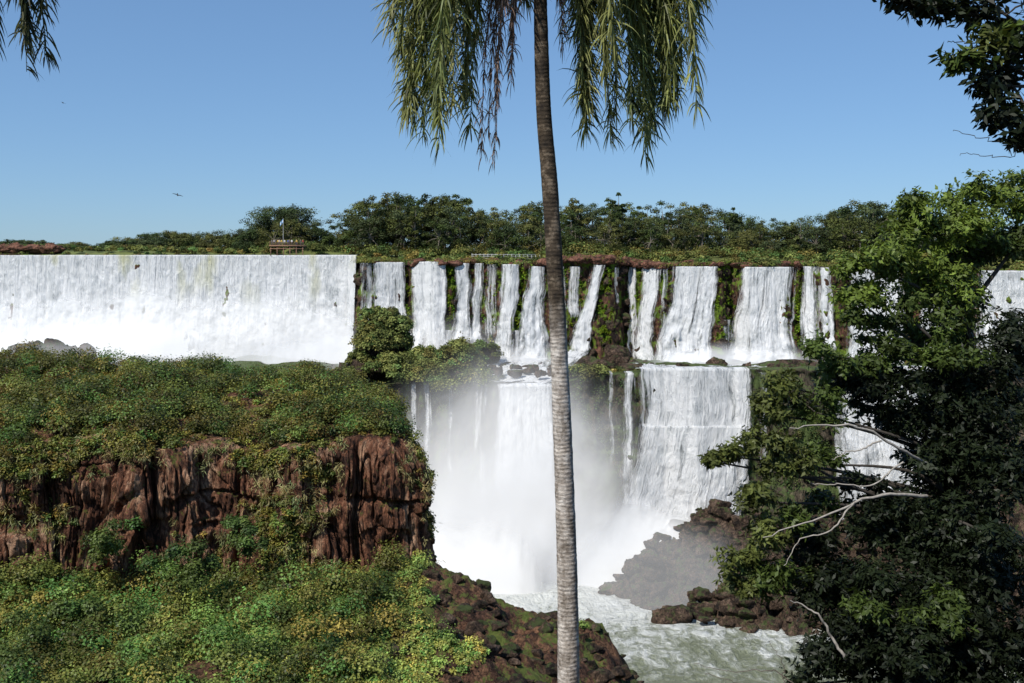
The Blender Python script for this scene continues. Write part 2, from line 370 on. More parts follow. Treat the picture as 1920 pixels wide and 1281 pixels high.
cr2=np.clip(.08-np.abs(vn(wx*.8,sy*.8,wz*.12,58)),0,1)*11
led=np.clip(.09-np.abs(vn(sx*.06,sy*.06,wz*.24,60)),0,1)*10
D=1.8*fbm(sx*.12,sy*.12,Z*.12,43,5)+1.1*colm+.9*fbm(wx*.8,sy*.8,wz*.4,47,5)+.6*np.round(vn(wx*1.3,sy*1.3,wz*.35,49)*2)/2-cr1-cr2-led+1.1*np.round(vn(sx*.14,sy*.14,wz*.28,59)*3)/3
D=D*np.clip(t*8,.15,1)-1.2*np.clip(1-t*6,0,1)**2+2.6*t
D=np.where(sy>116,D*.6-.4,D)
V=np.stack([sx+Nn[:,0]*D,sy+Nn[:,1]*D,Z],-1)
rings=[]
for q in np.linspace(.03,1,36):
    p2=V[0,:,:2]*(1-q)+np.stack([np.clip(cv[:,0]*.8-10,-110,-28),136+0*cv[:,0]],-1)*q
    z=rim*(1-q)+(56.8)*q+fbm(p2[:,0]*.1,p2[:,1]*.1,0,61,4)*1.8+np.sin(min(q*3,1)*1.57)*.6-np.clip((p2[:,0]+50)/40,0,1)*1.2*q+np.clip((-p2[:,0]-40)/30,0,1)*1.5*q
    rings.append(np.c_[p2,z])
V=np.concatenate([np.array(rings)[::-1],V]);obj_from('island_cliff',V,gridfaces(len(V),NC,True),ROCK_ISL)
isl=V;NRI=36

def pick_cols(base,n,var=.25,hue=.15):
    c=np.array(base,float)[None]*(1+rng.normal(size=(n,1))*var).clip(.45,1.8);c[:,0]*=(1+rng.normal(size=n)*hue).clip(.6,1.6);return c
bag=Bag()
R=isl[:NRI].reshape(-1,3);ok=(R[:,0]>-88)&(R[:,0]<-5);R=R[ok]
N1=2000;idx=rng.choice(len(R),N1);c=R[idx]+rng.normal(size=(N1,3))*[.8,.8,0]
r=rng.uniform(.4,1.2,N1);rad=np.c_[r,r,r*.7];c[:,2]+=r*.1
col=pick_cols((.175,.18,.036),N1,.35,.2);col*=(1+.6*fbm(c[:,0]*.15,c[:,1]*.15,0,77,3))[:,None]
clumps(bag,c,rad,90,.26,col)
idx=rng.choice(len(R),900);c=R[idx].copy();r=rng.uniform(.8,2.1,900)**1.1;c[:,2]+=r*.6
clumps(bag,c,np.c_[r,r,r*.85],230,.27,pick_cols((.105,.12,.026),900,.55,.3))
Fm=isl[NRI:NRI+NR,:NC];gi,gj=np.meshgrid(np.arange(NR),np.arange(NC),indexing='ij')
FP=Fm.reshape(-1,3);tt=(gi/NR).ravel()
msk=fbm(FP[:,0]*.12,FP[:,1]*.12,FP[:,2]*.16,83,4)*1.5+np.clip(.24-tt,-.2,.3)*2.0+.28*np.clip((tt-.68)*3,0,1)
front_=(FP[:,0]>-85)&(FP[:,0]<-4)&(FP[:,1]<135)
FPv=FP[front_&(msk>.15)];FPo=FP[front_&(msk>-.12)]
n=2300;idx=rng.choice(len(FPv),n);c=FPv[idx].copy();c[:,1]-=.2;r=rng.uniform(.3,.95,n)
clumps(bag,c,np.c_[r,r*.7,r*.9],85,.24,pick_cols((.165,.17,.036),n,.4,.25))
n=480;idx=rng.choice(len(FPo),n);c=FPo[idx].copy();c[:,1]-=.1;r=rng.uniform(.2,.6,n)
clumps(bag,c,np.c_[r,r*.7,r*.9],60,.2,pick_cols((.16,.165,.04),n,.35,.25))
bag.obj('island_shrubs',LEAF)
bag=Bag();n=1000;idx=rng.choice(len(FPo),n);c=FPo[idx]
k=np.repeat(np.arange(n),26);P=c[k]+rng.normal(size=(len(k),3))*.25;P[:,1]-=.3
Dd=rng.normal(size=(len(k),3))*.5+[0,-.5,-.5];leaves(bag,P,Dd,rng.normal(size=(len(k),3)),rng.uniform(.4,.9,len(k)),.07,pick_cols((.32,.30,.13),n)[k])
bag.obj('dry_grass',LEAF)
# apron scrub
bag=Bag();n=3700
ax=rng.uniform(-62,8,n*2);ay=rng.uniform(70,112,n*2);m_=(fbm(ax*.09,ay*.09,0,91,4)+.20-np.clip((ax+16)/10,0,1)*.34>0);ax=ax[m_][:n];ay=ay[m_][:n];n=len(ax)
az=gz(ax,ay);r=rng.uniform(.35,1.1,n)+.7*(rng.random(n)<.06);c=np.c_[ax,ay,az+r*.2]
col=pick_cols((.215,.26,.06),n,.3,.25)*(1+.6*fbm(ax*.14,ay*.14,0,93,3))[:,None]
clumps(bag,c,np.c_[r,r,r*.8],95,.24,col)
n=420;ax=rng.uniform(-62,-12,n);ay=rng.uniform(76,111,n);r=rng.uniform(1.0,2.5,n);c=np.c_[ax,ay,gz(ax,ay)+r*.7]
clumps(bag,c,np.c_[r,r,r*.9],320,.27,pick_cols((.14,.175,.04),n,.55,.3))
for (a_,b_,d_,rr_) in [(365,1060,100,2.6),(445,1010,104,2.2),(200,1020,103,2.6),(180,1150,96,2.6),(60,1240,90,3.0),(250,1260,88,2.4),(120,1180,94,2.6)]:
    b0=W(a_,b_,d_);clumps(bag,b0[None]+rng.normal(size=(10,3))*rr_*.45,np.full((10,3),rr_*.45),420,.26,pick_cols((.08,.12,.028),10))
bag.obj('apron_scrub',LEAF)

# ---------------- boulders: angular rocks, cut by random planes
def sphere_grid(nu,nv):
    th=np.linspace(math.pi-.02,0.02,nv)[:,None];ph=np.linspace(0,2*math.pi,nu,endpoint=False)[None]
    return np.stack([np.sin(th)*np.cos(ph),np.sin(th)*np.sin(ph),np.cos(th)+0*ph],-1)
SG=sphere_grid(30,18);SF=gridfaces(18,30,True)
def boulder(bag,c,r,seed):
    rg=np.random.default_rng(seed+1000);pn=nrm(rg.normal(size=(14,3)));hh=rg.uniform(.5,1.05,14)
    dt=np.maximum(SG@pn.T,.05);rr=np.minimum((hh/dt).min(-1),1.3)
    rr=rr*(1+.12*vn(SG[...,0]*4+seed,SG[...,1]*4,SG[...,2]*4,7))
    bag.add(np.asarray(c)+SG*rr[...,None]*np.asarray(r),SF)
x=np.linspace(14,150,600);y=np.linspace(182,248,300)[:,None];X=np.broadcast_to(x,(300,600));Y=np.broadcast_to(y,(300,600))
pk=np.interp(X,[14,20,27,34,40,46,52,60,75,110,150],[-2,-1,5,9,13,16,14,13,18,30,35])
yc=np.interp(X,[20,60,150],[226,222,205])
Z=pk*np.clip(1-np.abs(Y-yc)/np.interp(X,[20,40,60,150],[12,24,30,40]),0,1)**.8-1.2
w_=np.clip(Z+1.2,0,3)/3
Z=Z+w_*(np.abs(fbm(X*.16,Y*.16,0,101,5))*5-1+np.round(vn(X*.3,Y*.3,0,104)*3)/3*2.4+np.round(vn(X*.75,Y*.75,0,105)*2)/2*1.2+fbm(X*.7,Y*.7,0,103,4)*1.2)
BZ=Z;obj_from('rocky_bank',np.stack([X,Y,Z],-1),gridfaces(300,600),ROCK_BANK)
bag=Bag()
for i in range(680):
    bx=random.uniform(20,90);by=random.uniform(196,228);j=int((bx-14)/136*599);ii=int((by-182)/66*299);bz=BZ[ii,j]
    if bz<-1: continue
    r=random.uniform(.5,1.7)**1.4;boulder(bag,(bx,by,bz+r*.3),(r*1.3,r,r*.9),i)
for (px_,py_,d,rx,rz) in [(1248,1158,203,4.5,3.0),(1275,1150,206,3,2.6),(1320,1163,200,1.6,.6),(1178,1268,176,1.2,.5),(1405,1180,197,2,1.2)]:
    boulder(bag,W(px_,py_,d),(rx,rx*.8,rz),int(px_))
for (px_,py_,d,rx,rz) in [(1278,690,252,2.6,1.3),(1345,683,254,3.0,1.6),(1310,688,258,2,1),(1130,690,256,6,2.4),(1105,683,258,3.4,2.2),(1165,680,256,3.2,2.2),(1180,694,250,4,2),(670,690,252,4,5.0),(655,700,254,3,3),(640,706,255,3,2.4),(1160,668,264,4,3),(860,694,252,6,4),(800,694,255,6,4),(900,668,262,4,2.6),(1500,690,250,6,2)]:
    boulder(bag,W(px_,py_,d),(rx,rx*.8,rz),int(px_))
for i in range(90):
    boulder(bag,W(random.uniform(640,1500),0,250)*[1,1,0]+[0,random.uniform(-8,16),45],(random.uniform(.6,2.2),1.2,random.uniform(.5,1.4)),i+300)
for i in range(260):
    bx=random.uniform(-16,16);by=random.uniform(84,112);bz=float(gz(np.array([bx]),np.array([by]))[0]);r=random.uniform(.2,1.0)**1.3;boulder(bag,(bx,by,bz),(r*1.3,r,r*.8),i+500)
for i in range(90):
    px_=random.choice([random.uniform(1125,1190),random.uniform(1340,1380),random.uniform(840,935),random.uniform(670,700),random.uniform(1060,1200)]);py_=random.uniform(505,665);d=275.
    for _ in range(4):
        X_=(px_-960)*d/F;Z_=H-(py_-HZ)*d/F;d=float(front(up,X_,Z_))
    r=random.uniform(.5,1.5);boulder(bag,(X_,d,Z_),(r*1.1,r*.8,r),i+1500)
bag.obj('boulders',ROCK_BANK)
bag=Bag()
for (px_,py_,rx,rz) in [(75,656,6,4.5),(110,664,5,4),(140,662,4,3),(40,670,7,3.6),(10,678,6,3),(200,690,8,4),(0,690,8,5)]:
    for j in range(6): boulder(bag,W(px_+random.uniform(-25,25),py_+random.uniform(-8,8)+j*6,235),(rx*random.uniform(.4,.7),rx*.5,rz*.7),int(px_)+j*7)
    boulder(bag,W(px_,py_+70,235),(rx*1.3,rx,rz*2.2),int(px_)+1)
bag.obj('plunge_pool_rocks',ROCK_BANK)
# shelf vegetation mounds
bag=Bag();cc=[];rr=[]
def mound(px_,py_,d,rx,rz,n):
    b0=W(px_,py_,d)
    for i in range(n):
        a=nrm(rng.normal(size=3));a[2]=abs(a[2]);a[1]=-abs(a[1]) if rng.random()<.7 else a[1]
        q=rng.uniform(.16,.32)*rx;cc.append(b0+a*[rx*.85,rx*.7,rz*.85]*rng.uniform(.75,1.08));rr.append((q,q,q*.75))
mound(718,650,254,7.5,10.5,130);mound(700,600,254,4,3.5,24);mound(742,615,254,4.5,5,26);mound(675,680,252,3.5,3.5,18);mound(865,690,250,7,8,76);mound(800,692,252,7,6,60);mound(905,665,260,5,4,16)
mound(740,705,248,8,6,34);mound(790,712,247,7,5,30);mound(660,715,246,7,3,22);mound(1110,704,246,8,2.2,24);mound(1170,702,246,5,1.6,12);mound(850,720,246,12,4,38);mound(905,712,247,5,2.5,12)
cc=np.array(cc);rr=np.array(rr);clumps(bag,cc,rr,240,.5,pick_cols((.15,.17,.05),len(cc),.35))
def mossline(c,pxs,py0,py1,n,rad,colr):
    P=[]
    for i in range(n):
        a,b_=pxs[rng.integers(len(pxs))];px_=rng.uniform(a,b_);py_=rng.uniform(py0,py1);d=270. if c is up else 240.
        for _ in range(4):
            X_=(px_-960)*d/F;Z_=H-(py_-HZ)*d/F;d=float(front(c,X_,Z_))-.3
        P.append((X_,d,Z_))
    P=np.array(P);r=rng.uniform(*rad,n);clumps(bag,P,np.c_[r,r*.5,r*1.7],60,.4,pick_cols(colr,n),up=.9)
mossline(up,[(838,850),(755,770),(905,938),(1060,1098),(1345,1378),(1345,1378),(1243,1256),(1490,1502),(1524,1534),(965,985),(970,1000),(1125,1150),(1180,1200)],505,650,420,(.35,.9),(.16,.24,.02))
mossline(lo,[(760,930),(1050,1180),(1430,1560)],720,980,380,(.6,1.6),(.09,.12,.04))
bag.obj('cliff_vegetation',LEAFD)
mb=Bag()
for (a_,b_,d_,rx,rz) in [(718,655,256,6,8.5),(865,695,252,5.5,5.5),(800,696,254,5.5,4)]:
    for j in range(4): boulder(mb,W(a_,b_,d_)+[random.uniform(-2,2),random.uniform(0,2),random.uniform(-3,0)],(rx*.8,rx*.6,rz*.85),j+int(a_))
mb.obj('shelf_outcrop',ROCK_BANK)

# ---------------- forest on the plateau
prof=np.array([(-300,450),(0,462),(60,448),(100,472),(130,460),(190,468),(210,452),(260,446),(320,438),(380,442),(440,436),(480,420),(500,392),(540,383),(565,392),(585,442),(620,430),(650,402),(690,370),(740,364),(780,372),(830,363),(860,372),(900,394),(940,398),(990,388),(1060,380),(1100,378),(1160,380),(1200,388),(1260,382),(1310,386),(1370,396),(1400,408),(1450,414),(1500,416),(1540,394),(1600,380),(1650,378),(1700,392),(1800,420),(1920,440),(2300,420),(2800,420)],float)
leafb=Bag();trk=Bag()
def ftree(px_,top,d,wpx,col,nl=170,bare=False):
    T_=W(px_,top,d);gx=T_[0];gzv=float(np.interp(gx,UX,UZ))+1.2
    h=max(T_[2]-gzv,2.0);sp_=wpx*d/F/2
    k=int(rng.integers(24,34));a=rng.random(k)*2*math.pi;q=np.sqrt(rng.random(k))
    z0=.55 if bare else .12
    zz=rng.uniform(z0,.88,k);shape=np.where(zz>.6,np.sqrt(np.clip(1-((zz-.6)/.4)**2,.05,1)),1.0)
    c=np.c_[gx+np.cos(a)*q*sp_*shape,d+np.sin(a)*q*sp_*shape,gzv+h*zz]
    r=rng.uniform(.22,.42,k)*sp_;rad=np.c_[r,r,np.minimum(r*.75,h*.2)]
    c[0]=[gx,d,gzv+h-rad[0,2]*.9]
    cols=np.array(col)[None]*rng.uniform(.55,1.45,(k,1))*(.6+.6*zz[:,None]);clumps(leafb,c,rad,nl,max(.40,h*.03),cols,.22,up=.7)  # lit tops and shaded lower crown put into clump colour by height
    bc=(.2,.17,.13)
    tr=h*.014+.08;lean=rng.normal(size=2)*.04*h
    mid=np.array([gx+lean[0],d+lean[1],gzv+h*.5]);tube(trk,curve([(gx,d,gzv-1.5),((gx+mid[0])/2,d,gzv+h*.25),mid],6),np.linspace(tr,tr*.6,6),bc,6)
    for j in range(0,k,3): tube(trk,curve([mid*.999,(mid+c[j])/2+[0,0,.03*h],c[j]],5),np.linspace(tr*.5,tr*.15,5),bc,5)
pal=[(.062,.085,.024),(.085,.098,.028),(.045,.066,.022),(.11,.112,.034),(.066,.084,.034)]
px_=-120.
while px_<2250:
    top=np.interp(px_,prof[:,0],prof[:,1])+rng.uniform(-9,5)
    low=470-top
    d0=float(np.interp((px_-960)*290/F,UX,UY))
    wd=rng.uniform(50,95) if low>60 else rng.uniform(38,64)
    ftree(px_,top,d0+rng.uniform(50,80),wd,pal[rng.integers(5)],140)
    ftree(px_+rng.uniform(-15,15),min(top+rng.uniform(4,24),472),d0+rng.uniform(30,44),wd*.9,pal[rng.integers(5)],140)
    if low>36: ftree(px_+rng.uniform(-20,20),min(top+rng.uniform(18,50),474),d0+rng.uniform(14,28),wd*.8,pal[rng.integers(5)],120)
    px_+=wd*.32
for p in [(520,392,80),(545,386,70),(500,410,60),(470,430,50),(560,402,60),(590,425,50),(455,440,50),(690,372,95),(745,366,110),(830,366,100),(1640,378,80),(1590,386,80),(1555,400,70)]:
    dd=float(np.interp((p[0]-960)*290/F,UX,UY));ftree(p[0],p[1],dd+rng.uniform(24,40),p[2],pal[2 if p[0]<600 else rng.integers(5)],240)
for p in [(1160,362,30),(1375,390,30),(905,398,28),(1010,388,26)]:
    dd=float(np.interp((p[0]-960)*290/F,UX,UY));ftree(p[0],p[1],dd+45,p[2],pal[2],150,True)
leafb.obj('forest',LEAFD);trk.obj('forest_trunks',BARK,parent=bpy.data.objects['forest'])
bag=Bag();n=1400;px_=rng.uniform(-100,2200,n);X_=(px_-960)*290/F;off=rng.uniform(2,26,n);d=np.interp(X_,UX,UY)+off
m_=~((px_>-100)&(px_<180)&(rng.random(n)<.6));px_,X_,d,off=px_[m_],X_[m_],d[m_],off[m_];n=len(X_)
zz=np.interp(X_,UX,UZ);r=rng.uniform(.9,3.2,n)*np.where(off<8,.55,1)*np.where(px_<430,.55,1)
kp=~((px_>500)&(px_<575)&(off<17))
c=np.c_[X_,d,zz+r*.45+np.clip(off-4,0,6)*.28][kp];r=r[kp];n=len(r)
clumps(bag,c,np.c_[r*1.1,r,r*.8],190,.45,pick_cols((.15,.16,.044),n,.4,.25))
n=820;px_=np.concatenate([rng.uniform(660,1600,420),rng.choice([845,920,1080,1140,1170,1360,1248,765,685,1515],400)+rng.normal(size=400)*13]);X_=(px_-960)*282/F;d=np.interp(X_,UX,UY)+rng.uniform(-1.2,4,n);r=rng.uniform(.3,1.5,n)
clumps(bag,np.c_[X_,d,np.interp(X_,UX,UZ)+.1],np.c_[r*1.4,r,r*.85],70,.35,pick_cols((.16,.175,.045),n,.3,.2))
for q in [(1430,490,22,10),(1445,497,12,8)]:
    b0=W(q[0],q[1],271.5);clumps(bag,b0[None]+rng.normal(size=(14,3))*[1.6,.8,.6],np.full((14,3),1.2),200,.35,pick_cols((.13,.15,.045),14))
n=60;c=np.c_[rng.uniform(-76,-58,n),rng.uniform(303,312,n),np.zeros(n)];c[:,2]=np.interp(c[:,0],UX,UZ)+1.5+3.4*np.exp(-((c[:,0]+67)/12)**2);m_=~((abs(c[:,0]+67)<6)&(c[:,1]<306));c=c[m_]
clumps(bag,c,np.full((len(c),3),1.5),200,.4,pick_cols((.10,.12,.033),len(c)))
bag.obj('riverside_bushes',LEAFD)
bag=Bag()
for i in range(420):
    p_=random.choice([random.uniform(672,1600),random.uniform(1050,1240),random.uniform(1120,1240)]);X_=(p_-960)*280/F
    r=random.uniform(.3,1.6);boulder(bag,(X_,float(np.interp(X_,UX,UY))+random.uniform(-1.0,3.5),float(np.interp(X_,UX,UZ))),(r*1.5,r,r*.8),i+700)
for i in range(40):
    p_=random.uniform(-40,110);X_=(p_-960)*318/F;boulder(bag,(X_,318,75.5),(3,1.5,random.uniform(.8,1.6)),i+900)
bag.obj('lip_rocks',mat_rock('red_rock',(.06,.035,.025),(.17,.08,.055),(.26,.14,.10),(.09,.10,.03),.66,1.5,1,.3))

# ---------------- viewing platform, people, flag, walkway
WOOD=mat_simple('weathered_wood',(.28,.16,.10),.8,2);STEEL=mat_simple('painted_rail',(.6,.6,.58),.5,2,.1)
pb=W(540,461,301);e=empty('viewing_platform')
bag=Bag();box(bag,pb,(10.5,4,.35))
for i in range(6): box(bag,pb+[-4.8+i*1.92,-1.6,-1.6],(.25,.25,3.0))
box(bag,pb+[0,-1.75,-.9],(10.2,.12,.2));bag.obj('deck',WOOD,parent=e)
bag=Bag()
for i in range(12): box(bag,pb+[-5.1+i*.93,-1.9,.70],(.07,.07,1.05))
for h_ in (.45,.8,1.22): box(bag,pb+[0,-1.98,h_],(10.4,.06,.07))
bag.obj('railing',WOOD,parent=e)
e=empty('flag_pole');bag=Bag();f0=W(531,455,303);tube(bag,[f0,f0+[0,0,7.4]],[.07,.05],(0,0,0),8);bag.obj('pole',STEEL,parent=e)
m,nt,out=newmat('flag_cloth');u=nt.nodes.new('ShaderNodeUVMap');sp=nt.nodes.new('ShaderNodeSeparateXYZ');nt.links.new(u.outputs[0],sp.inputs[0])
r_=nt.nodes.new('ShaderNodeValToRGB');r_.color_ramp.interpolation='CONSTANT';el=r_.color_ramp.elements;el.new(.66);el[0].color=(.25,.5,.8,1);el[1].position=.33;el[1].color=(.8,.8,.8,1);el[2].position=.66;el[2].color=(.25,.5,.8,1)
nt.links.new(sp.outputs[1],r_.inputs[0]);p=nt.nodes.new('ShaderNodeBsdfPrincipled');nt.links.new(r_.outputs[0],p.inputs['Base Color']);nt.links.new(p.outputs[0],out.inputs[0])
a=np.linspace(0,1,14);bb=np.linspace(0,1,8)[:,None]
Vf=np.stack([f0[0]-.05-a*.9+0*bb,f0[1]+.18*np.sin(a*7)+0*bb,f0[2]+7.2-bb*1.1-a*1.1],-1);uv=np.stack([a+0*bb,1-bb+0*a],-1)
obj_from('flag',Vf,gridfaces(8,14),m,uv=uv.reshape(-1,2),smooth=True,parent=e)
e=empty('footbridge');bag=Bag();a0=W(885,481,289);a1=W(1012,484,287)
for i in range(18):
    q=a0+(a1-a0)*i/17;box(bag,q+[0,0,.1],(.1,.1,1.5))
mid=(a0+a1)/2;Lb=np.linalg.norm(a1-a0)
for h_ in (.3,.8):box(bag,mid+[0,-.06,h_],(Lb,.06,.1))
bag.obj('railing',STEEL,parent=e);bag=Bag();box(bag,mid+[0,.7,-.35],(Lb,1.4,.2))
for i in range(7): box(bag,a0+(a1-a0)*(i+.3)/7+[0,.7,-1.3],(.25,.25,1.8))
bag.obj('walkway_deck',mat_simple('deck_planks',(.3,.27,.22)),parent=e)
vs=[(0,0,.95),(0,0,1.15),(0,0,1.38),(0,0,1.48),(0,-.01,1.6),(0,-.01,1.7),(.19,0,1.40),(.25,-.02,1.12),(.22,-.16,.92),(-.19,0,1.40),(-.25,-.02,1.12),(-.22,-.16,.92),(.10,0,.88),(.11,-.01,.48),(.11,0,.06),(.12,-.14,.03),(-.10,0,.88),(-.11,-.01,.48),(-.11,0,.06),(-.12,-.14,.03)]
es=[(0,1),(1,2),(2,3),(3,4),(4,5),(2,6),(6,7),(7,8),(2,9),(9,10),(10,11),(0,12),(12,13),(13,14),(14,15),(0,16),(16,17),(17,18),(18,19)]
rs=[.15,.14,.15,.06,.10,.08,.065,.05,.035,.065,.05,.035,.09,.065,.045,.04,.09,.065,.045,.04]
me=bpy.data.meshes.new('person_body');me.from_pydata(vs,es,[])
m,nt,out=newmat('person_clothes_skin');tc=nt.nodes.new('ShaderNodeTexCoord');sp=nt.nodes.new('ShaderNodeSeparateXYZ');nt.links.new(tc.outputs['Object'],sp.inputs[0])
oi=nt.nodes.new('ShaderNodeObjectInfo');rc=nt.nodes.new('ShaderNodeValToRGB');rc.color_ramp.interpolation='CONSTANT'
cols=[(.7,.7,.7),(.5,.05,.05),(.05,.12,.4),(.75,.7,.6),(.6,.4,.05),(.1,.1,.1)];el=rc.color_ramp.elements
while len(el)<6: el.new(.5)
for i,c_ in enumerate(cols): el[i].position=i/6;el[i].color=(*c_,1)
nt.links.new(oi.outputs['Random'],rc.inputs[0])
c1=mix(nt,math_(nt,'GREATER_THAN',sp.outputs[2],.92),(.06,.07,.11),rc.outputs[0]);c1=mix(nt,math_(nt,'GREATER_THAN',sp.outputs[2],1.45),c1,(.45,.27,.18));c1=mix(nt,math_(nt,'GREATER_THAN',sp.outputs[2],1.68),c1,(.04,.025,.02))
p=nt.nodes.new('ShaderNodeBsdfPrincipled');nt.links.new(c1,p.inputs['Base Color']);nt.links.new(p.outputs[0],out.inputs[0]);me.materials.append(m)
def person(loc,rot):
    o=bpy.data.objects.new('person',me.copy());sc.collection.objects.link(o);o.location=loc;o.rotation_euler=(0,0,rot)
    mo=o.modifiers.new('skin','SKIN')
    s_=o.modifiers.new('sub','SUBSURF');s_.levels=1;s_.render_levels=1
    sv=o.data.skin_vertices[0].data
    for i,v in enumerate(sv): v.radius=(rs[i],rs[i]*(.75 if i<3 else 1))
    sv[0].use_root=True
try:
    for i in range(13): person(pb+[-4.6+i*.76+random.uniform(-.2,.2),-1.35+random.uniform(0,1.6),.175],random.uniform(-.8,.8))
except Exception as ex: print('person issue',ex)

BIRD=mat_simple('bird_feathers',(.03,.028,.025),.7,30)
def bird(loc,span,rz,bank):
    bag=Bag();tube(bag,curve([(0,-.22,0),(0,-.12,.01),(0,.05,0),(0,.2,.0),(0,.3,.0)],10)*span,np.array([.005,.028,.042,.05,.052,.045,.035,.022,.015,.01])*span*1.2,(0,0,0),8)
    for sgn in(-1,1):
        for (x0,x1,yl0,yl1,yt0,yt1,z0,z1) in [(0,.24,-.10,-.13,.08,.05,.01,.06),(.24,.5,-.13,-.02,.05,.03,.06,.02)]:
            bag.add(np.array([(sgn*x0,yl0,z0),(sgn*x1,yl1,z1),(sgn*x1,yt1,z1),(sgn*x0,yt0,z0)])*span,[[0,1,2,3]])
    bag.add(np.array([(-.03,.22,0),(.03,.22,0),(.07,.4,0),(-.07,.4,0)])*span,[[0,1,2,3]])
    o=bag.obj('bird',BIRD);o.location=loc;o.rotation_euler=(bank,.25,rz);return o
bird(W(118,193,60),.42,1.2,.35);bird(W(333,366,70),.75,.5,.5)

# ---------------- palms
def frond(lb,rb,base,az,R,rise,drop,nl,ll,col,spread=.8,wid=.0135,grav=.32):
    n=44;s=np.linspace(0,1,n);a=np.array([math.cos(az),math.sin(az)])
    r=R*np.sin(s*1.5)**.85;bend=.12*R*np.sin(s*2)*rng.normal()
    P=np.c_[base[0]+a[0]*r-a[1]*bend,base[1]+a[1]*r+a[0]*bend,base[2]+rise*np.sin(np.minimum(s*1.9,1.57))-drop*s**2.3]
    tube(rb,P,np.linspace(.030,.005,n),col*.9+[.03,.02,0],5)
    T=nrm(np.gradient(P,axis=0));B=nrm(np.cross(T,[a[0]*.2,a[1]*.2,1.0]))
    k=rng.uniform(.14,1,nl)*(n-1);i=k.astype(int).clip(0,n-2);f=(k-i)[:,None];p0=P[i]*(1-f)+P[i+1]*f;t=T[i];b_=B[i]*rng.choice([-1,1],nl)[:,None]
    L=ll*(1-.45*np.abs(k/(n-1)-.45)*1.6)*rng.uniform(.5,1.15,nl)
    d=nrm(b_*spread*.75+t*.6+np.array([a[0],a[1],0])*.15+rng.normal(size=(nl,3))*.45+[0,0,.1]);S=5
    wv=nrm(rng.normal(size=(nl,3)));pts=[p0];ds=[d]
    for q in range(S):
        d=nrm(d+np.array([0,0,-grav])*rng.uniform(.4,1.4,(nl,1)));pts.append(pts[-1]+d*(L/S)[:,None]);ds.append(d)
    w=np.array([.5,1,1,.8,.55,.06])*wid
    V=[]
    for q in range(S+1):
        sd=nrm(np.cross(ds[q],wv));V+= [pts[q]-sd*w[q],pts[q]+sd*w[q]]
    V=np.stack(V,1);Fq=[[2*q,2*q+1,2*q+3,2*q+2] for q in range(S)]
    Fc=(np.arange(nl)[:,None,None]*(2*S+2)+np.array(Fq)[None]).reshape(-1,4)
    C=col[None]*(1+rng.normal(size=(nl,1))*.4).clip(.3,2.0);lb.add(V,Fc,np.repeat(C,2*S+2,0))
m,nt,out=newmat('palm_bark');P=pos(nt);w1=nt.nodes.new('ShaderNodeTexWave');w1.bands_direction='Z';w1.inputs['Scale'].default_value=4.2;w1.inputs['Distortion'].default_value=5.0;w1.inputs['Detail'].default_value=5;w1.inputs['Detail Scale'].default_value=.8;nt.links.new(P,w1.inputs[0])
n1=noise(nt,P,5,9,.75);n2=noise(nt,mapping(nt,P,(10,10,26)),1,7,.75);n3=noise(nt,mapping(nt,P,(3,3,.6)),1,4);n4=noise(nt,mapping(nt,P,(6,6,2.5)),1,6,.7)
c=ramp(nt,n1,[(.36,(.25,.21,.17)),(.5,(.44,.39,.34)),(.62,(.64,.59,.53))])
c=mix(nt,.22,c,ramp(nt,w1.outputs['Fac'],[(0,(.5,.47,.45)),(.25,(1,1,1)),(1,(1.05,1.05,1.05))]),'MULTIPLY')
c=mix(nt,.7,c,ramp(nt,n2,[(.40,(.32,.29,.27)),(.5,(1,1,1))]),'MULTIPLY')
c=mix(nt,.75,c,ramp(nt,n4,[(.40,(.45,.42,.38)),(.50,(1,1,1)),(.62,(1.2,1.2,1.18))]),'MULTIPLY')
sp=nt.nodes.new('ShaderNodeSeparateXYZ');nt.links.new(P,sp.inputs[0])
crown_shade=ramp(nt,math_(nt,'ADD',math_(nt,'MULTIPLY',math_(nt,'SUBTRACT',sp.outputs[2],73.2),.35),math_(nt,'MULTIPLY',n3,.4)),[(.2,(0,0,0)),(.5,(1,1,1))])  # frond crown's shadow on the upper trunk, painted into the bark colour
c=mix(nt,crown_shade,c,ramp(nt,n1,[(.36,(.025,.02,.016)),(.52,(.065,.048,.032)),(.62,(.18,.14,.10))]))
p=nt.nodes.new('ShaderNodeBsdfPrincipled');p.inputs['Roughness'].default_value=.85;p.inputs['Specular IOR Level'].default_value=.15;nt.links.new(c,p.inputs['Base Color'])
nt.links.new(bump(nt,math_(nt,'ADD',math_(nt,'MULTIPLY',w1.outputs['Fac'],.35),n2),.7,.02),p.inputs['Normal']);nt.links.new(p.outputs[0],out.inputs[0]);PBARK=m
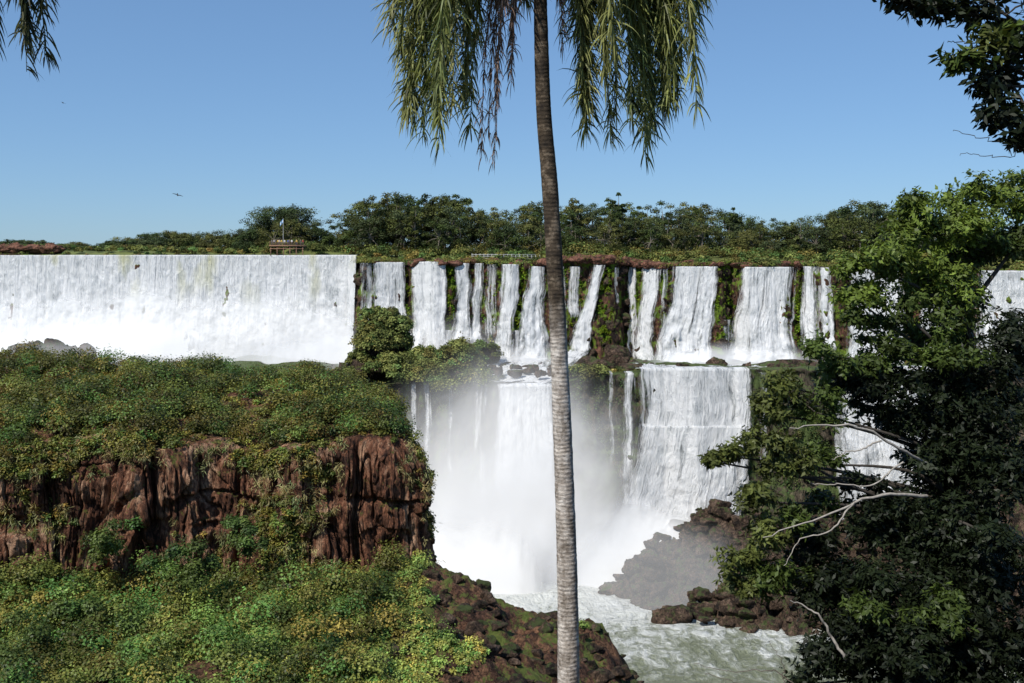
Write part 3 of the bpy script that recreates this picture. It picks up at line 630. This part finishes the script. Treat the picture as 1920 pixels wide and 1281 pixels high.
def palm(ctrl,rads,fronds,dead,nl,nm='palm_tree',ll=1.05,shade_mul=1.):
    e=empty(nm);c=curve(ctrl,420);rd=np.interp(np.linspace(0,1,420),np.linspace(0,1,len(rads)),rads)
    rd=rd*(1+.035*fbm(np.arange(420)*.25,0,0,3,4)+.008*rng.normal(size=420))
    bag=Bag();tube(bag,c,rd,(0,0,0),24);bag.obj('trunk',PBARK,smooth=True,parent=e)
    lb=Bag();rb=Bag();base=c[-1]
    for (az,R,rise,drop) in fronds:
        colf=shade_mul*np.array(random.choice([(.18,.20,.06),(.215,.225,.075),(.11,.135,.04),(.27,.265,.10),(.08,.10,.03)]))
        frond(lb,rb,base+rng.normal(size=3)*.08,math.radians(az),R,rise,drop,nl,ll,colf)
    for (az,R,rise,drop,dz) in dead:
        frond(lb,rb,base+[0,0,dz],math.radians(az),R,rise,drop,int(nl*.55),.5,np.array((.27,.18,.14)),wid=.010,grav=.55)
    lb.obj('fronds',LEAF,parent=e);rb.obj('frond_stems',LEAF,parent=e)
D0=18.
tr=[(1066,1700),(1066,1281),(1064,1100),(1058,900),(1050,700),(1043,550),(1031,350),(1019,200),(1013,0),(1010,-130)]
fr=[]
for az in (180,165,195,150,210,172,188,140,222,158,202,178,168,192,174,184): fr.append((az+random.uniform(-5,5),random.uniform(1.4,2.45),random.uniform(.9,1.3),random.uniform(3.8,5.1)))
for az in (0,15,-15,30,-30,8,-8,42,-42,22,-22,3,10,-12,-4,6): fr.append((az+random.uniform(-5,5),random.uniform(1.3,2.85),random.uniform(.9,1.3),random.uniform(3.7,5.0)))
for az in (0,20,-20,30,-10,12): fr.append((az,random.uniform(.75,1.3),random.uniform(.7,1.0),random.uniform(3.4,4.4)))
for az in (0,8,-8,180,172): fr.append((az,2.7 if abs(az)<20 else 2.45,1.2,random.uniform(3.0,4.6)))
for az in (20,-20,0,160,200,178,10,-10,185): fr.append((az,random.uniform(1.9,2.8),1.3,random.uniform(2.2,3.4)))
for az in (80,100,-80,60,120,45,135,-60,-120,30,150,-30,-150): fr.append((az,random.uniform(1.2,2.2),random.uniform(.8,1.3),random.uniform(1.4,2.4)))
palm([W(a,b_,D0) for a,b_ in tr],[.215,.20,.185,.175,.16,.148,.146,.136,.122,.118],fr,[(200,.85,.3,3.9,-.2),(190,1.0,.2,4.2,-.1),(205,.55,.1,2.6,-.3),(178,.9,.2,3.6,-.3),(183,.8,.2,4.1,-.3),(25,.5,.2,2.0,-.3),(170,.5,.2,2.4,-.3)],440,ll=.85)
q=W(-360,-180,15.);tr2=[(q[0]+.2,15,66),(q[0]+.1,15,72),q-[0,0,1],q]
palm(tr2,[.2,.17,.15,.13],[(a,random.uniform(2.1,2.75),1.0,random.uniform(2.4,3.4)) for a in range(-180,180,24)]+[(8,3.1,1.0,3.0),(-10,3.0,1.,3.2),(0,3.4,1.0,2.4),(4,3.0,1.0,3.4),(-4,3.3,1.0,3.0),(2,3.2,1.,2.7)],[],260,ll=.7,shade_mul=.3)  # left palm: backlit darkness put into the frond colour

# ---------------- near broadleaf trees
def rosettes(bag,cen,rad,nros,nleaf,L,col):
    K=len(cen);k=np.repeat(np.arange(K),nros);m=len(k);d=nrm(rng.normal(size=(m,3)));r=rng.random(m)**.5
    P=cen[k]+d*r[:,None]*rad[k]*(1+.35*vn(d[:,0]*2+k*3,d[:,1]*2,d[:,2]*2,5))[:,None]
    ax=nrm(d*.8+[0,0,.6]+rng.normal(size=(m,3))*.35)
    j=np.repeat(np.arange(m),nleaf);q=len(j);A=ax[j];ph=rng.random(q)*2*math.pi
    U=nrm(np.cross(A,[0.3,.2,.9]));Vv=np.cross(A,U);D=nrm((U*np.cos(ph)[:,None]+Vv*np.sin(ph)[:,None])+A*rng.uniform(-.2,.7,(q,1))+[0,0,-.2])
    Nn_=nrm(A+rng.normal(size=(q,3))*.3);P2=P[j]+A*rng.uniform(-.06,.08,(q,1))
    Cc=col[k][j]*(1+rng.normal(size=(q,1))*.2).clip(.5,1.6)
    Ls=L*rng.uniform(.55,1.2,q);leaves(bag,P2,D,Nn_,Ls,Ls*.42,Cc)
def broadleaf(trunk,rt,cl,extra,nros_d,nleaf,L,nm='broadleaf_tree',limb_col=(.07,.06,.05),dn=380):
    e=empty(nm);tb=Bag();tc_=curve(trunk,30);tube(tb,tc_,np.linspace(rt,rt*.3,30),limb_col,12)
    cen=[];rad=[];col=[]
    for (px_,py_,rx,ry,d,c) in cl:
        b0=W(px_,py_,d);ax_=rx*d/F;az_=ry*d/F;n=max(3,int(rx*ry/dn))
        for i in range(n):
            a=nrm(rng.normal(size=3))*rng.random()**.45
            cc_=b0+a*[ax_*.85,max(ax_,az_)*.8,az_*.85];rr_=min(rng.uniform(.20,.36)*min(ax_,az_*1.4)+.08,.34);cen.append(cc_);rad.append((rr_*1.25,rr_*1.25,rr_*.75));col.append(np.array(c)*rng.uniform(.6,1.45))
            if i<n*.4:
                m0=b0*.6+cc_*.4-[0,0,az_*.2];tube(tb,curve([b0-[0,0,az_*.4],m0,cc_],7),np.linspace(.016,.004,7),limb_col,5)
        i0=np.argmin(np.linalg.norm(tc_-(b0-[0,0,az_+.9]),axis=1));s0=tc_[i0];e0=b0-[0,0,az_*.4];md=(s0+e0)/2+rng.normal(size=3)*.18+[0,0,.1]
        tube(tb,curve([s0,md,e0],12),np.linspace(.045,.012,12),limb_col,7)
    cen=np.array(cen);rad=np.array(rad);col=np.array(col);lb=Bag();rosettes(lb,cen,rad,nros_d,nleaf,L,col)
    for pts,r0,r1,c in extra:
        P_=curve([W(*q) for q in pts],24);P_+=np.c_[fbm(np.arange(24)*.4,r0*99,0,3,3),fbm(np.arange(24)*.4,r0*99,0,4,3),fbm(np.arange(24)*.4,r0*99,0,5,3)]*.06
        tube(tb,P_,np.linspace(r0,r1,24),c,8)
    tb.obj('trunk_and_limbs',BARK,smooth=True,parent=e);lb.obj('leaves',LEAF,parent=e)
LIT_G=(.115,.16,.027);MG=(.058,.085,.018);SHADE_G=(.014,.021,.008);OG=(.085,.10,.025)  # sunlit crown and shaded mass painted in as light and dark leaf greens
cl=[(1830,370,80,42,17,LIT_G),(1745,425,80,50,16.5,LIT_G),(1905,365,60,55,17,LIT_G),(1660,490,80,50,16,LIT_G),(1610,545,55,50,16,LIT_G),(1740,520,100,60,16.5,LIT_G),(1860,450,80,40,17.5,MG),(1700,460,60,50,16.5,LIT_G),(1840,420,80,40,16.6,LIT_G),(1800,470,80,40,16.9,MG),(1900,450,60,36,16.8,MG),(1780,560,70,40,17,SHADE_G),(1590,500,34,34,16,LIT_G),(1720,390,50,34,16.5,LIT_G),
 (1620,600,60,30,16,MG),(1770,625,90,60,16.5,MG),(1700,580,50,30,16,MG),(1890,640,80,60,16,SHADE_G),
 (1520,655,55,24,15.5,MG),(1600,690,65,35,15.5,MG),(1460,712,60,24,15.5,OG),(1440,765,60,32,15.5,OG),(1530,760,60,35,15.5,MG),(1690,720,90,70,16,SHADE_G),(1820,740,130,100,16,SHADE_G),
 (1590,735,70,50,15.8,SHADE_G),(1650,790,70,34,16,SHADE_G),(1660,655,70,40,16,MG),(1530,860,46,24,15.3,MG),(1640,965,90,50,15.6,SHADE_G),(1560,1110,70,60,15,SHADE_G),(1620,900,50,22,15.8,SHADE_G),(1480,960,50,30,15.2,MG),
 (1385,850,66,20,15,OG),(1340,862,34,10,15,OG),(1440,822,60,30,15,OG),(1480,880,65,32,15,OG),(1425,930,60,26,15,OG),(1440,1000,60,28,15,OG),(1400,1050,50,32,15,OG),(1450,1090,75,42,15,MG),(1390,1095,36,20,15,OG),(1530,1030,60,60,15.5,SHADE_G),(1550,940,40,26,15.5,MG),
 (1850,860,130,120,15.5,SHADE_G),(1720,990,120,80,15.5,SHADE_G),(1620,1090,100,80,15,SHADE_G),(1830,1060,130,130,15,SHADE_G),(1700,1180,140,90,14.5,SHADE_G),(1570,1200,70,60,14.5,SHADE_G),(1880,1220,110,90,14,SHADE_G),(1620,1270,130,60,14.5,SHADE_G),(1800,1290,140,60,14,SHADE_G),(1500,1275,50,26,14.5,SHADE_G),
 (1790,880,90,90,16.6,SHADE_G),(1760,780,60,50,16.8,SHADE_G),(1740,860,60,50,16.4,SHADE_G),
 (1780,1150,80,36,13.8,MG),(1880,1000,60,36,13.8,SHADE_G),(1620,1150,60,30,13.9,MG),(1700,1240,70,34,13.6,SHADE_G),(1790,665,70,40,15.4,MG)]
wh=(.34,.31,.27)
ex=[([(1760,880,15.6),(1690,840,15.0),(1620,805,14.8),(1560,795,14.7),(1480,800,14.6)],.027,.008,wh),([(1650,830,14.9),(1600,845,14.8),(1560,860,14.8)],.015,.005,wh),
 ([(1740,930,15.2),(1660,925,14.8),(1600,945,14.7),(1520,975,14.6),(1430,1005,14.5)],.027,.007,wh),([(1600,945,14.7),(1560,990,14.6),(1500,1015,14.6),(1470,1060,14.6)],.015,.005,wh),
 ([(1590,1240,14.0),(1560,1190,14.0),(1530,1150,14.0),(1480,1122,14.0)],.024,.008,wh),([(1690,870,14.9),(1640,905,14.8),(1570,910,14.8),(1520,905,14.8)],.014,.005,wh),
 ([(1490,1290,14),(1440,1255,14),(1380,1262,14),(1300,1245,14)],.008,.003,(.15,.12,.1)),([(1450,1290,14),(1400,1285,14),(1320,1262,14)],.006,.003,(.15,.12,.1)),([(1470,1290,14),(1465,1240,14),(1440,1200,14)],.006,.003,(.15,.12,.1))]
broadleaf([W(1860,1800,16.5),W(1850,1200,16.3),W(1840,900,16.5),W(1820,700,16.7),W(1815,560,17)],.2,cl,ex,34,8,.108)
cl=[(1730,8,50,12,8,SHADE_G),(1800,15,60,20,8,SHADE_G),(1690,2,30,9,8,SHADE_G),(1880,10,60,35,8,SHADE_G),(1830,95,42,28,8,OG),(1890,85,40,40,8,MG),(1860,150,45,24,8,SHADE_G),(1875,200,35,28,8,SHADE_G),(1905,260,26,40,8,SHADE_G),(1805,115,25,12,8,MG),(1930,160,40,150,8,SHADE_G)]
cl+=[(2080,-150,200,150,8.5,SHADE_G),(2150,150,150,150,8.5,SHADE_G),(1900,-130,160,80,8.2,SHADE_G)]
tw=(.05,.04,.03)
ex=[([(1960,260,8),(1880,262,8),(1830,258,8),(1785,240,8)],.005,.002,tw),([(1950,275,8),(1860,292,8),(1800,286,8)],.004,.002,tw),([(2000,-40,8),(1860,25,8),(1740,-2,8)],.010,.003,tw),([(1980,20,8),(1900,80,8),(1860,160,8),(1900,290,8)],.010,.003,tw),([(1900,80,8),(1830,85,8),(1775,75,8)],.006,.003,tw)]
broadleaf([W(2350,1500,9),W(2330,700,9),W(2280,200,9),W(2150,-250,9)],.17,cl,ex,16,6,.10,dn=700)

# ---------------- mist: curtains of drifting spray, each a soft translucent sheet hanging in the gorge
def mat_mist(name,amax,nk=1.1,nsc=.05):
    m,nt,out=newmat(name);uv=nt.nodes.new('ShaderNodeUVMap')
    ln=nt.nodes.new('ShaderNodeVectorMath');ln.operation='LENGTH';nt.links.new(uv.outputs[0],ln.inputs[0])
    P=pos(nt);n=noise(nt,mapping(nt,P,(1,1,.6)),nsc,6,.55,.8)
    f=math_(nt,'SUBTRACT',1.0,ln.outputs['Value'],True)
    f=math_(nt,'ADD',f,math_(nt,'MULTIPLY',math_(nt,'SUBTRACT',n,.5),nk))
    e2=math_(nt,'MULTIPLY',math_(nt,'SUBTRACT',1.0,ln.outputs['Value'],True),2.5,True)
    sm=nt.nodes.new('ShaderNodeMapRange');sm.interpolation_type='SMOOTHSTEP';sm.inputs['From Min'].default_value=-.05;sm.inputs['From Max'].default_value=.65;nt.links.new(f,sm.inputs['Value'])
    a=math_(nt,'MULTIPLY',math_(nt,'MULTIPLY',sm.outputs[0],e2),amax)
    d=nt.nodes.new('ShaderNodeBsdfDiffuse');d.inputs['Color'].default_value=(.78,.79,.80,1)
    nv=nt.nodes.new('ShaderNodeCombineXYZ');nv.inputs[0].default_value=-.35;nv.inputs[1].default_value=-.62;nv.inputs[2].default_value=.70;nt.links.new(nv.outputs[0],d.inputs['Normal'])
    tr_=nt.nodes.new('ShaderNodeBsdfTransparent');m2=nt.nodes.new('ShaderNodeMixShader')
    nt.links.new(a,m2.inputs[0]);nt.links.new(tr_.outputs[0],m2.inputs[1]);nt.links.new(d.outputs[0],m2.inputs[2]);nt.links.new(m2.outputs[0],out.inputs[0]);return m
mist=empty('mist')
def sheet(px_,py_,d,rx,rz,amax,bow=4.,nk=1.1):
    c=W(px_,py_,d);u=np.linspace(-1,1,50)[None];v=np.linspace(1,-1,30)[:,None]
    X=c[0]+u*rx+0*v;Z=c[2]+v*rz+0*u;Y=d+bow*(u**2)+1.5*fbm(X*.05,d,Z*.05,int(d),3)+v*4
    uv=np.stack([u+0*v,v+0*u],-1).reshape(-1,2)
    obj_from('spray_veil',np.stack([X,Y,Z],-1),gridfaces(30,50)[:,::-1],mat_mist('spray_%d_%d'%(px_,d),amax,nk),uv=uv,smooth=True,parent=mist)
sheet(905,1080,230,28,24,.9)
sheet(930,1020,226,28,31,.65)
sheet(950,900,223,38,33,.55,2,.7)
sheet(880,1090,218,24,17,.7)
sheet(1180,1060,224,26,18,.7)
sheet(1230,1080,208,26,14,.20,2,.8)
sheet(230,690,296,95,17,.8,0)
sheet(250,660,286,110,24,.5,0)
sheet(620,700,284,30,17,.5,2)
sheet(110,690,228,50,8,.25,2)
sheet(790,700,266,38,18,.30,2,.7)
sheet(1380,690,257,30,7,.5,2)
sheet(970,690,262,22,8,.30,2)

# ---------------- light, sky, camera
el=math.radians(50);sv=Vector((-.66*math.cos(el),-.75*math.cos(el),math.sin(el))).normalized()
w=bpy.data.worlds.new('World');sc.world=w;w.use_nodes=True;nt=w.node_tree;bg=nt.nodes['Background']
sk=nt.nodes.new('ShaderNodeTexSky');sk.sky_type='NISHITA';sk.sun_disc=False;sk.sun_elevation=el;sk.sun_rotation=math.atan2(sv.x,sv.y);sk.altitude=900;sk.air_density=1.0;sk.dust_density=.2;sk.ozone_density=3.0
ga=nt.nodes.new('ShaderNodeGamma');ga.inputs['Gamma'].default_value=.55;nt.links.new(sk.outputs[0],ga.inputs[0])
cm=mix(nt,1.0,ga.outputs[0],(1.32,1.92,2.65),'MULTIPLY')
nt.links.new(cm,bg.inputs[0]);bg.inputs[1].default_value=.096
l=bpy.data.lights.new('sun','SUN');l.energy=5.0;l.angle=math.radians(.5);l.color=(1,.955,.88);lo_=bpy.data.objects.new('sun',l);sc.collection.objects.link(lo_)
lo_.rotation_euler=sv.to_track_quat('Z','Y').to_euler()
cam=bpy.data.cameras.new('camera');co=bpy.data.objects.new('camera',cam);sc.collection.objects.link(co);co.location=(0,0,H);co.rotation_euler=(math.pi/2,0,0)
cam.lens=35;cam.sensor_width=36;cam.shift_y=-(640.5-HZ)/1920;cam.clip_end=12000;cam.clip_start=.1;sc.camera=co
print('polys',sum(len(o.data.polygons) for o in sc.objects if o.type=='MESH'))
